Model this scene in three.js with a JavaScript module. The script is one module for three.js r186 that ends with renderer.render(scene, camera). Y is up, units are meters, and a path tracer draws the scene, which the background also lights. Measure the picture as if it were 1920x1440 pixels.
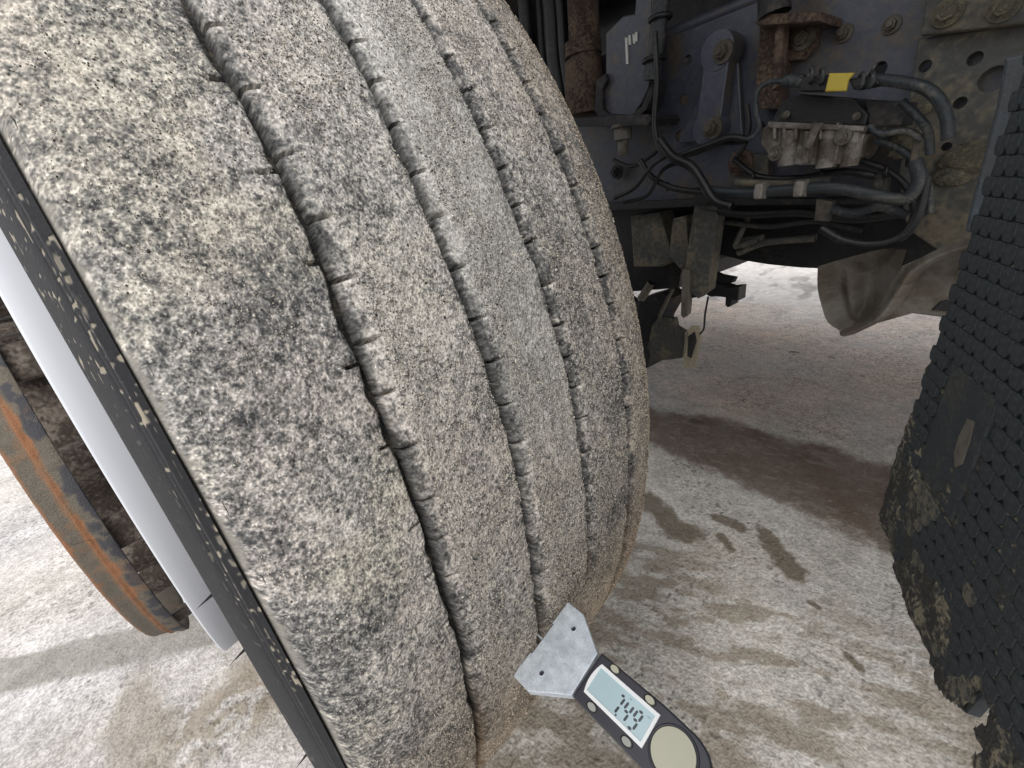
import * as THREE from 'three';
import { mergeGeometries, toCreasedNormals } from 'three/addons/utils/BufferGeometryUtils.js';
import { RoundedBoxGeometry } from 'three/addons/geometries/RoundedBoxGeometry.js';

// ------------------------------------------------------------------ camera, sky, sun, exposure
const D2R = Math.PI / 180, FPX = 783.7;
const scene = new THREE.Scene();
const camera = new THREE.PerspectiveCamera(2 * Math.atan(720 / FPX) / D2R, 4 / 3, 0.01, 200);
camera.position.set(-0.0083, 0.6876, 0.6444);
camera.rotation.order = 'YXZ';
camera.rotation.set(-24.19 * D2R, -44.93 * D2R, -7.35 * D2R);
camera.updateMatrixWorld(true);
const renderer = new THREE.WebGLRenderer();
renderer.toneMapping = THREE.LinearToneMapping;
renderer.toneMappingExposure = 1.68;
renderer.shadowMap.enabled = true;
{ // an overcast sky, brighter towards the zenith
  const W = 128, H = 64, d = new Float32Array(W * H * 4);
  for (let j = 0; j < H; j++) for (let i = 0; i < W; i++) {
    const el = ((j + 0.5) / H - 0.5) * Math.PI, up = Math.max(0, Math.sin(el)), b = el > 0 ? 0.62 + 0.5 * up : 0.34, k = (j * W + i) * 4;
    d[k] = b * 0.985; d[k + 1] = b * 0.995; d[k + 2] = b * 1.03; d[k + 3] = 1;
  }
  const t = new THREE.DataTexture(d, W, H, THREE.RGBAFormat, THREE.FloatType);
  t.mapping = THREE.EquirectangularReflectionMapping; t.magFilter = THREE.LinearFilter; t.needsUpdate = true;
  scene.background = t; scene.environment = t;
}
const sun = new THREE.DirectionalLight(0xfffaf3, 0.9);
sun.position.set(-3.4, 6.2, 3.4); sun.target.position.set(0, 0.4, 0);
sun.castShadow = true; sun.shadow.radius = 38; sun.shadow.mapSize.set(2048, 2048);
Object.assign(sun.shadow.camera, { left: -4, right: 4, top: 4, bottom: -4, near: 0.1, far: 25 });
scene.add(sun, sun.target);

// ------------------------------------------------------------------ helpers
let seed_ = 12345;
const rnd = () => { seed_ = (seed_ + 0x6d2b79f5) | 0; let t = Math.imul(seed_ ^ (seed_ >>> 15), 1 | seed_); t = (t + Math.imul(t ^ (t >>> 7), 61 | t)) ^ t; return ((t ^ (t >>> 14)) >>> 0) / 4294967296; };
const rr = (a, b) => a + (b - a) * rnd();
const clamp = (x, a = 0, b = 1) => Math.min(b, Math.max(a, x));
const ss = (a, b, x) => { const t = clamp((x - a) / (b - a)); return t * t * (3 - 2 * t); };
const mix = (a, b, t) => a + (b - a) * t;
const hash = (x, y, s) => { let h = Math.imul(x, 374761393) ^ Math.imul(y, 668265263) ^ Math.imul(s, 1274126177); h = Math.imul(h ^ (h >>> 13), 1274126177); h ^= h >>> 16; return (h >>> 0) / 4294967296; };
function nz(x, y, s = 0, per = 0) { // value noise 0..1, tiling with period per
  let xi = Math.floor(x), yi = Math.floor(y); const fx = x - xi, fy = y - yi, u = fx * fx * (3 - 2 * fx), v = fy * fy * (3 - 2 * fy);
  let x1 = xi + 1, y1 = yi + 1;
  if (per) { xi = ((xi % per) + per) % per; x1 = ((x1 % per) + per) % per; yi = ((yi % per) + per) % per; y1 = ((y1 % per) + per) % per; }
  const a = hash(xi, yi, s), b = hash(x1, yi, s), c = hash(xi, y1, s), d = hash(x1, y1, s);
  return a + (b - a) * u + (c - a) * v + (a - b - c + d) * u * v;
}
const fbm = (x, y, s, n = 4, per = 0) => { let a = 0, w = 0.5, t = 0; for (let i = 0; i < n; i++) { a += w * nz(x, y, s + i, per); t += w; x *= 2; y *= 2; per *= 2; w *= 0.5; } return a / t; };
const lin = (c) => { c /= 255; return c <= 0.04045 ? c / 12.92 : Math.pow((c + 0.055) / 1.055, 2.4); };
const col = (r, g, b) => new THREE.Color().setRGB(lin(r), lin(g), lin(b));
function tex(W, H, f, bump) { // f(i, j) -> [r, g, b (0..255 sRGB), height 0..1]
  const d = new Uint8Array(W * H * 4), b = bump ? new Uint8Array(W * H * 4) : null;
  for (let j = 0; j < H; j++) for (let i = 0; i < W; i++) {
    const c = f(i, j), k = (j * W + i) * 4;
    d[k] = clamp(c[0], 0, 255); d[k + 1] = clamp(c[1], 0, 255); d[k + 2] = clamp(c[2], 0, 255); d[k + 3] = 255;
    if (b) { b[k] = b[k + 1] = b[k + 2] = clamp(c[3]) * 255; b[k + 3] = 255; }
  }
  const mk = (a, srgb) => { const t = new THREE.DataTexture(a, W, H); t.wrapS = t.wrapT = THREE.RepeatWrapping; t.magFilter = THREE.LinearFilter; t.minFilter = THREE.LinearMipmapLinearFilter; t.generateMipmaps = true; if (srgb) t.colorSpace = THREE.SRGBColorSpace; t.needsUpdate = true; return t; };
  return [mk(d, true), b && mk(b, false)];
}
const used = {};
function mesh(name, geo, mat, parent, label) {
  const g = Array.isArray(geo) ? mergeGeometries(geo.map((q) => { const n = q.index ? q.toNonIndexed() : q.clone(); for (const k of Object.keys(n.attributes)) if (!['position', 'normal', 'uv', 'color'].includes(k)) n.deleteAttribute(k); return n; })) : geo;
  const m = new THREE.Mesh(g, mat); const n = used[name] = (used[name] ?? -1) + 1;
  m.name = n ? name + '_' + String(n).padStart(3, '0') : name; m.castShadow = m.receiveShadow = true; parent.add(m);
  if (label) m.userData.label = label;
  return m;
}
function group(name, parent, label) { const g = new THREE.Group(); const n = used[name] = (used[name] ?? -1) + 1; g.name = n ? name + '_' + String(n).padStart(3, '0') : name; parent.add(g); if (label) g.userData.label = label; return g; }
function boxUV(geo, s = 1) { // uv in metres, by the way each face points
  const g = geo.index ? geo.toNonIndexed() : geo; const p = g.attributes.position, uv = new Float32Array(p.count * 2), a = new THREE.Vector3(), b = new THREE.Vector3(), c = new THREE.Vector3(), n = new THREE.Vector3();
  for (let i = 0; i < p.count; i += 3) {
    a.fromBufferAttribute(p, i); b.fromBufferAttribute(p, i + 1); c.fromBufferAttribute(p, i + 2);
    n.copy(b).sub(a).cross(c.clone().sub(a)); const x = Math.abs(n.x), y = Math.abs(n.y), z = Math.abs(n.z);
    [a, b, c].forEach((q, k) => { const [u, v] = x >= y && x >= z ? [q.z, q.y] : y >= z ? [q.x, q.z] : [q.x, q.y]; uv[(i + k) * 2] = u * s; uv[(i + k) * 2 + 1] = v * s; });
  }
  g.setAttribute('uv', new THREE.BufferAttribute(uv, 2)); return g;
}
// grimy surfaces: a base colour, a dirt colour laid over it in patches, and specks
function grime(c0, c1, amount, o = {}) {
  const S = o.size ?? 512, per = o.per ?? 8;
  const [m, b] = tex(S, S, (i, j) => {
    const x = i / S * per, y = j / S * per, n = fbm(x, y, o.seed ?? 3, 5, per), f = fbm(x * 8, y * 8, (o.seed ?? 3) + 20, 2, per * 8), g = hash(i, j, 7);
    const k = ss(1 - amount - 0.22, 1 - amount + 0.22, n + (f - 0.5) * 0.45), sp = g > 0.985 ? 26 : 0, v = (f - 0.5) * (o.grain ?? 26) + sp;
    return [mix(c0[0], c1[0], k) + v, mix(c0[1], c1[1], k) + v, mix(c0[2], c1[2], k) + v, 0.5 * n + 0.35 * f + 0.15 * g];
  }, true);
  const t = o.tile ?? 0.25; m.repeat.set(1 / t, 1 / t); b.repeat.set(1 / t, 1 / t);
  return new THREE.MeshStandardMaterial({ map: m, bumpMap: b, bumpScale: o.bump ?? 0.0012, roughness: o.rough ?? 0.75, metalness: o.metal ?? 0 });
}
const M = {
  rail: grime([68, 71, 82], [78, 71, 63], 0.34, { seed: 11, rough: 0.42, tile: 0.35, grain: 16, bump: 0.0005 }),
  plate: grime([66, 66, 63], [96, 88, 72], 0.42, { seed: 21, rough: 0.75, tile: 0.3, grain: 18 }),
  rust: grime([56, 44, 38], [88, 72, 58], 0.5, { seed: 31, rough: 0.9, tile: 0.16, grain: 34 }),
  dark: grime([30, 30, 33], [60, 54, 47], 0.4, { seed: 41, rough: 0.7, tile: 0.3, grain: 14 }),
  black: grime([17, 18, 20], [44, 41, 37], 0.3, { seed: 51, rough: 0.5, tile: 0.2, grain: 12, bump: 0.0004 }),
  hose: grime([37, 43, 47], [80, 78, 71], 0.4, { seed: 61, rough: 0.6, tile: 0.15, grain: 14 }),
  cast: grime([122, 118, 112], [72, 64, 56], 0.5, { seed: 71, rough: 0.6, tile: 0.12, grain: 30, metal: 0.15 }),
  bolt: grime([98, 95, 88], [72, 64, 54], 0.5, { seed: 81, rough: 0.7, tile: 0.08, grain: 30 }),
  shield: grime([98, 94, 86], [70, 62, 52], 0.5, { seed: 91, rough: 0.75, tile: 0.3, grain: 20, bump: 0.002 }),
  mudguard: grime([50, 58, 65], [45, 48, 50], 0.4, { seed: 101, rough: 0.7, tile: 0.3, grain: 8 }),
  flap: grime([44, 50, 54], [62, 62, 58], 0.36, { seed: 111, rough: 0.78, tile: 0.12, grain: 14 }),
  flapDusty: grime([54, 58, 60], [98, 94, 82], 0.5, { seed: 121, rough: 0.85, tile: 0.08, grain: 20 }),
  flapMud: grime([56, 54, 48], [134, 120, 92], 0.5, { seed: 131, rough: 0.95, tile: 0.06, grain: 26 }),
  clod: grime([74, 71, 60], [100, 94, 76], 0.5, { seed: 145, rough: 0.97, tile: 0.05, grain: 22 }),
  mud: grime([86, 78, 62], [128, 117, 94], 0.5, { seed: 141, rough: 0.97, tile: 0.05, grain: 26 }),
  brown: grime([66, 57, 50], [112, 103, 94], 0.45, { seed: 151, rough: 0.9, tile: 0.12, grain: 26 }),
  yellow: new THREE.MeshStandardMaterial({ color: col(176, 156, 58), roughness: 0.6 }),
  paint: new THREE.MeshStandardMaterial({ color: col(206, 206, 200), roughness: 0.8 }),
};

// The truck's own frame: x inboard, y up, z backwards along the chassis; the front wheel stands at its origin, steered 9.5 degrees.
const STEER = 9.5 * D2R, AXLE = 0.49;
const truck = new THREE.Group(); truck.name = 'truck'; truck.rotation.y = -STEER; scene.add(truck);
truck.userData = { label: 'parked truck seen at its dirty front tyre, with dark chassis rail and mud flap behind', category: 'truck' };
truck.updateMatrixWorld(true);
const toTruck = truck.matrixWorld.clone().invert();
const eye = camera.position.clone().applyMatrix4(toTruck);
const dirOf = (px, py) => new THREE.Vector3((px - 960) / FPX, -(py - 720) / FPX, -1).applyQuaternion(camera.quaternion);
// the point of the truck's side plane x = X that the photograph shows at that pixel; sz: metres per pixel there
function at(px, py, X) { const d = dirOf(px, py).transformDirection(toTruck), t = (X - eye.x) / d.x; return eye.clone().addScaledVector(d, t); }
const sz = (px, py, X) => { const p = at(px, py, X), q = at(px, py + 10, X); return p.distanceTo(q) / 10; };
function onGround(px, py) { const d = dirOf(px, py), t = -camera.position.y / d.y; return [camera.position.x + d.x * t, camera.position.z + d.z * t]; }

function plateShape(pts, X, holes = []) {
  const s = new THREE.Shape(pts.map(([a, b]) => { const p = at(a, b, X); return new THREE.Vector2(p.z, p.y); }));
  for (const [a, b, r] of holes) { const p = at(a, b, X), h = new THREE.Path(); h.absellipse(p.z, p.y, r * sz(a, b, X), r * sz(a, b, X), 0, Math.PI * 2, true); s.holes.push(h); }
  return s;
}
function plateGeo(s, X, t, bev = 0.0015) { // front face at x = X, thickness t inboard
  const g = new THREE.ExtrudeGeometry(s, { depth: t - 2 * bev, bevelEnabled: bev > 0, bevelThickness: bev, bevelSize: bev, bevelOffset: -bev, bevelSegments: 2, curveSegments: 20 });
  g.rotateY(-Math.PI / 2); g.translate(X + t - bev, 0, 0); return boxUV(g);
}
const plate = (name, pts, X, t, mat, parent, label, holes) => mesh(name, plateGeo(plateShape(pts, X, holes), X, t), mat, parent, label);
function curve(pts, X) { return new THREE.CatmullRomCurve3(pts.map((q) => (q.isVector3 ? q : at(q[0], q[1], q[2] ?? X))), false, 'centripetal'); }
function tubeGeo(c, r, n = 60, ribs = 0, k = 12) {
  const g = new THREE.TubeGeometry(c, n, r, k, false);
  if (ribs) { const p = g.attributes.position, q = new THREE.Vector3(); for (let i = 0; i <= n; i++) { const ce = c.getPointAt(i / n), f = 1 + ribs * (i % 2 ? 1 : -1); for (let j = 0; j <= k; j++) { q.fromBufferAttribute(p, i * (k + 1) + j).sub(ce).multiplyScalar(f).add(ce); p.setXYZ(i * (k + 1) + j, q.x, q.y, q.z); } } g.computeVertexNormals(); }
  return boxUV(g);
}
const cyl = (r0, r1, h, n = 24) => new THREE.CylinderGeometry(r0, r1, h, n);
function boltGeo(p, r, s = 1) { // flange bolt pointing outboard (-x): washer, hex head, stud end
  const a = cyl(r, r * 1.04, r * 0.28); a.translate(0, r * 0.14, 0);
  const h = cyl(r * 0.62, r * 0.66, r * 0.62, 6); h.translate(0, r * 0.28 + r * 0.31, 0);
  const e = cyl(r * 0.33, r * 0.36, r * 0.4 * s, 16); e.translate(0, r * 0.9 + r * 0.2 * s, 0);
  return [a, h, e].map((g) => { g.rotateY(rr(0, 3)); g.rotateZ(Math.PI / 2); g.translate(p.x, p.y, p.z); return boxUV(g); });
}
function bolt(px, py, X, rpx, parent, label, mat = M.bolt, s = 1) { return mesh('bolt', boltGeo(at(px, py, X), rpx * sz(px, py, X), s), mat, parent, label); }

// ------------------------------------------------------------------ ground
{
  const P = (x, y) => onGround(x, y);
  const [ux, uz] = P(1225, 760), [vx, vz] = P(1690, 880), [lx, lz] = P(1215, 830), [mx, mz] = P(1660, 1030);
  const spots = [[1212, 935, 1285, 1000, 0.036], [1345, 972, 1388, 990, 0.013], [1352, 1006, 1372, 1030, 0.010], [1436, 1000, 1490, 1078, 0.019], [1520, 1130, 1534, 1138, 0.005], [1590, 1230, 1610, 1250, 0.007], [1485, 660, 1496, 661, 0.008], [1555, 670, 1564, 672, 0.006], [1300, 790, 1310, 792, 0.02]].map(([x, y, u, v, r]) => [...P(x, y), ...P(u, v), r]);
  const g1 = P(0, 1270), g2 = P(440, 1165), g3 = P(470, 1290), g4 = P(270, 1390);
  const paint = (x, z, fine) => {
    const w1 = fbm(x * 3 + 7, z * 3, 200, 4) - 0.5, w2 = fbm(x * 14, z * 14, 210, 4) - 0.5, w3 = fbm(x * 60, z * 60, 220, 3) - 0.5;
    const big = fbm(x * 1.3, z * 1.3, 230, 3) - 0.5;
    const st = fbm(x * 40 + z * 9, z * 150 - x * 20, 240, 3) - 0.5; // brushed texture of the concrete
    let L = 184 + big * 30 + w2 * 36 + w3 * 34, warm = 2.5 + w1 * 9, h = 0.5 + w2 * 0.3 + w3 * 0.5 + st * 0.12;
    const pit = ss(0.62, 0.82, nz(x * 170 + w2 * 3, z * 170, 250) * 0.7 + nz(x * 320, z * 320, 252) * 0.3) * ss(0.3, 0.7, nz(x * 9, z * 9, 251)); L -= pit * 46; h -= pit * 0.3;
    const gr = fine ? (hash(Math.floor(x * 600), Math.floor(z * 600), 8) - 0.5) : 0, grit = nz(x * 260, z * 260, 253) - 0.5; L += gr * 44 + grit * 40; h += grit * 0.3; h += gr * 0.4;
    const crack = ss(0.02, 0.0, Math.abs(fbm(x * 2.2 + 3, z * 2.2 + 9, 260, 4) - 0.5)) * 0.3; L -= crack * 40;
    // pinkish dust of dried clay under the chassis
    const pink = ss(1.1, 1.35, x) * ss(2.9, 2.2, x) * (0.55 + w1 + w2 * 0.8); let R = L + warm + 4, G = L + warm * 0.35 + 1, B = L - warm * 0.9 - 4 * ss(-0.1, 0.3, x);
    R -= 4 * pink; G -= 18 * pink; B -= 22 * pink;
    const lay = (k, r, g, b) => { R = mix(R, r + w3 * 30 + gr * 22, k); G = mix(G, g + w3 * 30 + gr * 22, k); B = mix(B, b + w3 * 30 + gr * 22, k); };
    // damp dirt band across the concrete
    const t = (z - uz) / (vz - uz), xu = mix(ux, vx, t) + w1 * 0.07 + w2 * 0.07 + w3 * 0.03, xl = mix(lx, mx, (z - lz) / (mz - lz)) + w1 * 0.08 + w2 * 0.07 + w3 * 0.03;
    const band = ss(xl - 0.022, xl + 0.022, x) * ss(xu + 0.026, xu - 0.026, x);
    lay(band * (0.74 + w2 * 0.8 + w3 * 0.5), 94 + w2 * 46, 76 + w2 * 44, 64 + w2 * 42);
    const chip = ss(0.6, 0.74, fbm(x * 60, z * 34, 270, 3)) * band; lay(chip * 0.6, 140, 132, 120); h += band * 0.12 + chip * 0.4;
    for (const [ax, az, bx, bz, r] of spots) { const ex = bx - ax, ez = bz - az, q = clamp(((x - ax) * ex + (z - az) * ez) / (ex * ex + ez * ez)), d = Math.hypot(x - ax - ex * q, z - az - ez * q) / r + w2 * 1.3 + w3 * 1.1; const k = ss(1.25, 0.55, d); if (k > 0) lay(k * (0.66 + w3 * 0.5), 80, 70, 54); }
    // smeared mud beneath the tyre and gauge
    const sm = ss(0.42, 0.2, Math.abs(x - 0.35)) * ss(0.1, 0.3, z) * ss(1.2, 0.9, z), smn = fbm((x - z * 0.35) * 44, z * 15, 280, 4);
    lay(sm * ss(0.40, 0.64, smn + w3 * 0.4 + w2 * 0.4 + 0.1 * ss(0.45, 0.25, x)) * 0.55, 112, 100, 84);
    // wet grey track and trodden mud at the outer side of the wheel
    const e = (px, pz, q) => (x - px) * (q[1] - pz) - (z - pz) * (q[0] - px);
    const along = e(g1[0], g1[1], g2) / Math.hypot(g2[0] - g1[0], g2[1] - g1[1]);
    if (x < 0.12) {
      const gk = ss(0.05, 0.035, Math.abs(along + w1 * 0.03) + w2 * 0.02); lay(gk * (0.75 + w2 * 0.5), 134, 130, 122);
      const d3 = Math.hypot((x - g3[0]) / 0.19, (z - g3[1]) / 0.12) + w1 * 1.2 + w2 * 0.7, mk = ss(1.1, 0.5, d3) * ss(0.38, 0.6, fbm(x * 42 + w2 * 5, z * 42, 290, 4) + w3 * 0.2);
      lay(mk * 0.62, 136, 124, 106); h += mk * 0.6;
      const d4 = Math.hypot((x - g4[0]) / 0.05, (z - g4[1]) / 0.14) + w2 * 1.4; lay(ss(1, 0.6, d4) * 0.5, 140, 130, 116);
    }
    return [R, G, B, h];
  };
  const X0 = -0.9, X1 = 2.5, Z0 = -1.9, Z1 = 1.5, N = 2048;
  const [m, b] = tex(N, N, (i, j) => paint(mix(X0, X1, (i + 0.5) / N), mix(Z0, Z1, (j + 0.5) / N), true), true);
  const mat = new THREE.MeshStandardMaterial({ map: m, bumpMap: b, bumpScale: 0.0034, roughness: 0.93 });
  const sheet = (x0, x1, z0, z1, n, u0, u1, v0, v1, lift) => {
    const g = new THREE.BufferGeometry(), p = [], uv = [], id = [];
    for (let j = 0; j <= n; j++) for (let i = 0; i <= n; i++) { const x = mix(x0, x1, i / n), z = mix(z0, z1, j / n); p.push(x, lift ? (fbm(x * 2, z * 2, 300, 3) - 0.5) * 0.006 * ss(0, 0.1, Math.min(i / n, j / n, 1 - i / n, 1 - j / n)) : 0, z); uv.push(mix(u0, u1, i / n), mix(v0, v1, j / n)); }
    for (let j = 0; j < n; j++) for (let i = 0; i < n; i++) { const a = j * (n + 1) + i; id.push(a, a + n + 1, a + 1, a + 1, a + n + 1, a + n + 2); }
    g.setAttribute('position', new THREE.Float32BufferAttribute(p, 3)); g.setAttribute('uv', new THREE.Float32BufferAttribute(uv, 2)); g.setIndex(id); g.computeVertexNormals(); return g;
  };
  const near = mesh('ground', sheet(X0, X1, Z0, Z1, 160, 0, 1, 0, 1, true), mat, scene, 'pale rough concrete yard with a damp dirt band, stains and trodden mud under the truck');
  near.userData.kind = 'structure';
  const T = 5.0, [m2, b2] = tex(1024, 1024, (i, j) => { const x = i / 1024, y = j / 1024, n = fbm(x * 10, y * 10, 310, 5, 10), f = nz(x * 240, y * 240, 320, 240) - 0.5, s = ss(0.56, 0.7, fbm(x * 24, y * 60, 330, 3)); const L = 184 + (n - 0.5) * 40 + f * 26 - s * 34; return [L + 5, L, L - 5, n * 0.6 + f * 0.3]; }, true);
  const far = new THREE.MeshStandardMaterial({ map: m2, bumpMap: b2, bumpScale: 0.004, roughness: 0.93 });
  const E2 = 60, parts = [[-E2, E2, -E2, Z0], [-E2, E2, Z1, E2], [-E2, X0, Z0, Z1], [X1, E2, Z0, Z1]].map(([a, c, d, e]) => sheet(a, c, d, e, 1, a / T, c / T, d / T, e / T));
  mesh('yard', parts, far, scene, 'sunlit pale concrete yard beyond the truck').userData.kind = 'structure';
}

// ------------------------------------------------------------------ front wheel (parts of the truck's wheel)
const wheel = group('wheel', truck, 'front wheel with worn muddy tyre, white rim and rusty nut ring');
wheel.position.set(0, AXLE, 0); wheel.rotation.y = STEER;
const R = 0.52, TW = 0.2819, GR = [0.0622, 0.1168, 0.1724, 0.2317];
const wob = (t, k) => { const a = t * R; return k === 0 ? (nz(a * 9, 1.5, 400) - 0.5) * 0.0065 + (nz(a * 26, 2.5, 401) - 0.5) * 0.003 : (nz(a * 11, 3.5 + k, 402) - 0.5) * 0.003 + (nz(a * 60, 5.5 + k, 403) - 0.5) * 0.0012; };
const crown = (x) => { const q = (x - TW / 2) / (TW / 2); return -0.0034 * q * q; };
const T0 = -52 * D2R, T1 = 62 * D2R;
const treadMap = tex(2048, 1024, (i, j) => {
  const t = mix(T0, T1, (i + 0.5) / 2048), a = t * R, x = (j + 0.5) / 1024 * 0.3 - 0.009;
  const k = x < GR[0] ? 0 : x < GR[1] ? 1 : x < GR[2] ? 2 : x < GR[3] ? 3 : 4;
  const big = fbm(a * 13 + 3, x * 16, 500, 3), mid = fbm(a * 95 + x * 20, x * 105, 510, 4), fin = fbm(a * 430 + x * 150, x * 470 - a * 120, 520, 2), gr = hash(i, Math.floor(j / 1.5), 9), gr2 = nz(i / 1.6, j / 2.5, 530), gr3 = nz(i / 3.1 + j / 14, j / 4.6 - i / 11, 531);
  // how much of the dark rubber the dry mud covers, rib by rib
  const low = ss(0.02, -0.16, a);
  let cov = [0.56, 0.74, 0.82, 0.68, 0.6][k];
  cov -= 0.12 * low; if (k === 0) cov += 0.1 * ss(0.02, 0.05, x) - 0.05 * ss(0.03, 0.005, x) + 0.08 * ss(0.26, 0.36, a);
  if (k === 3) cov -= 0.26 * ss(0.13, 0.02, Math.abs(a - 0.0));
  if (k === 2) cov -= 0.22 * ss(0.1, -0.02, a);
  const pat = fbm(a * 38 + 11, x * 46 + 5, 505, 3); let n = big * 0.2 + pat * 0.36 + mid * 0.28 + fin * 0.16;
  const calm = k === 2 ? ss(0.02, 0.1, a + (big - 0.5) * 0.1) : k === 1 ? 0.35 * ss(0.16, 0.24, a) : 0;
  n = 0.5 + (n - 0.5) * mix(k === 0 ? 2.0 : 1.7, 0.8, calm) + ((fin - 0.5) * 0.5 + (gr2 - 0.5) * 0.55 + (gr3 - 0.5) * 0.34 + (gr - 0.5) * 0.42) * mix(1, 0.6, calm);
  let m = ss(-0.74, 0.76, n - (1 - cov));
  // clean rubber along the edges of the grooves
  let ed = 1; for (let q = 0; q < 4; q++) { const g = GR[q] + wob(t, q); const e = (mid - 0.5) * 0.011 + (gr3 - 0.5) * 0.004; ed = Math.min(ed, x > g ? ss(0.001, 0.0085, x - g + e) : ss(0.0, 0.005, g - x + e)); }
  m *= 0.26 + 0.74 * ed;
  const ye = ss(0.44, 0.66, fbm(a * 30 + 9, x * 34, 540, 3)) * (k === 0 ? 0.45 : 0.15), pk = ss(0.48, 0.7, fbm(a * 22 + 40, x * 26, 550, 2));
  const bv = (gr - 0.5) * 60 + (gr2 - 0.5) * 50;
  let r = 203 + 2 * ye + 1 * pk, g = 197 + 1 * ye - 2 * pk, b = 188 - 11 * ye - 2 * pk;
  if (calm > 0) { const cv = (pat - 0.5) * 30; r = mix(r, 194 + cv, calm); g = mix(g, 191 + cv, calm); b = mix(b, 184 + cv, calm); }
  const br = clamp(low * 0.85 + (k === 4 ? 0.3 : 0)); r = mix(r, 146, br); g = mix(g, 131, br); b = mix(b, 112, br);  // brown wet mud low down, plus painted shade where the tread turns under
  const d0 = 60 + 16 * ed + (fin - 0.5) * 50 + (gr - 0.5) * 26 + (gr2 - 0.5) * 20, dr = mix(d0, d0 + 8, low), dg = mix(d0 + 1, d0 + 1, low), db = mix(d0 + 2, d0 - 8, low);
  r = mix(dr, r + bv * 0.8, m); g = mix(dg, g + bv * 0.8, m); b = mix(db, b + bv * 0.8, m);
  if (gr > 0.992) { r += 40; g += 38; b += 32; }
  let h = 0.22 * mid + 0.3 * fin + 0.2 * m + 0.22 * gr2 + 0.12 * gr;
  const sm = ss(0.0008, -0.0012, x + (mid - 0.5) * 0.005 + (gr3 - 0.5) * 0.002) * 0.9; // smooth dusty shoulder edge
  if (sm > 0) { const v = 150 + (mid - 0.5) * 40 + (gr - 0.5) * 14; r = mix(r, v, sm); g = mix(g, v - 4, sm); b = mix(b, v - 12, sm); h = mix(h, 0.5, sm); }
  if (ed < 0.5 && low > 0.2) { r += 20 * low; g += 10 * low; }
  return [r, g, b, h];
}, true);
const relief = (a, x) => (fbm(a * 30, x * 34, 420, 3) - 0.5) * 0.0016 + (nz(a * 190, x * 210, 430) - 0.5) * 0.0008 + (nz(a * 420, x * 420, 431) - 0.5) * 0.0006;
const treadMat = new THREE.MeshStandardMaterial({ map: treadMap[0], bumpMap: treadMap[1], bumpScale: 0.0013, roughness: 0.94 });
const uvT = (t, x) => [(t - T0) / (T1 - T0), (x + 0.009) / 0.3];
const grooveMat = grime([52, 52, 52], [100, 92, 78], 0.4, { seed: 161, rough: 0.95, tile: 0.06, grain: 26 });
function ring(columns, rows, f, closed = true) { // f(t, row) -> [x, r, u, v]
  const p = [], uv = [], id = [], n = columns.length, m = rows;
  for (let i = 0; i < n + (closed ? 1 : 0); i++) for (let j = 0; j < m; j++) {
    const t = columns[i % n] + (i === n ? Math.PI * 2 : 0), q = f(t, j, i % n);
    p.push(q[0], q[1] * Math.sin(t), q[1] * Math.cos(t)); uv.push(q[2], q[3]);
  }
  const N = n + (closed ? 1 : 0);
  for (let i = 0; i < N - 1; i++) for (let j = 0; j < m - 1; j++) { const a = i * m + j; id.push(a, a + m, a + 1, a + 1, a + m, a + m + 1); }
  const g = new THREE.BufferGeometry(); g.setAttribute('position', new THREE.Float32BufferAttribute(p, 3)); g.setAttribute('uv', new THREE.Float32BufferAttribute(uv, 2)); g.setIndex(id); g.computeVertexNormals(); return g;
}
const baseCols = []; { let t = -62 * D2R; while (t < 80 * D2R) { baseCols.push(t); t += 0.0019 / R; } while (t < 298 * D2R - 0.01) { baseCols.push(t); t += 2 * D2R; } }
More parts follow.
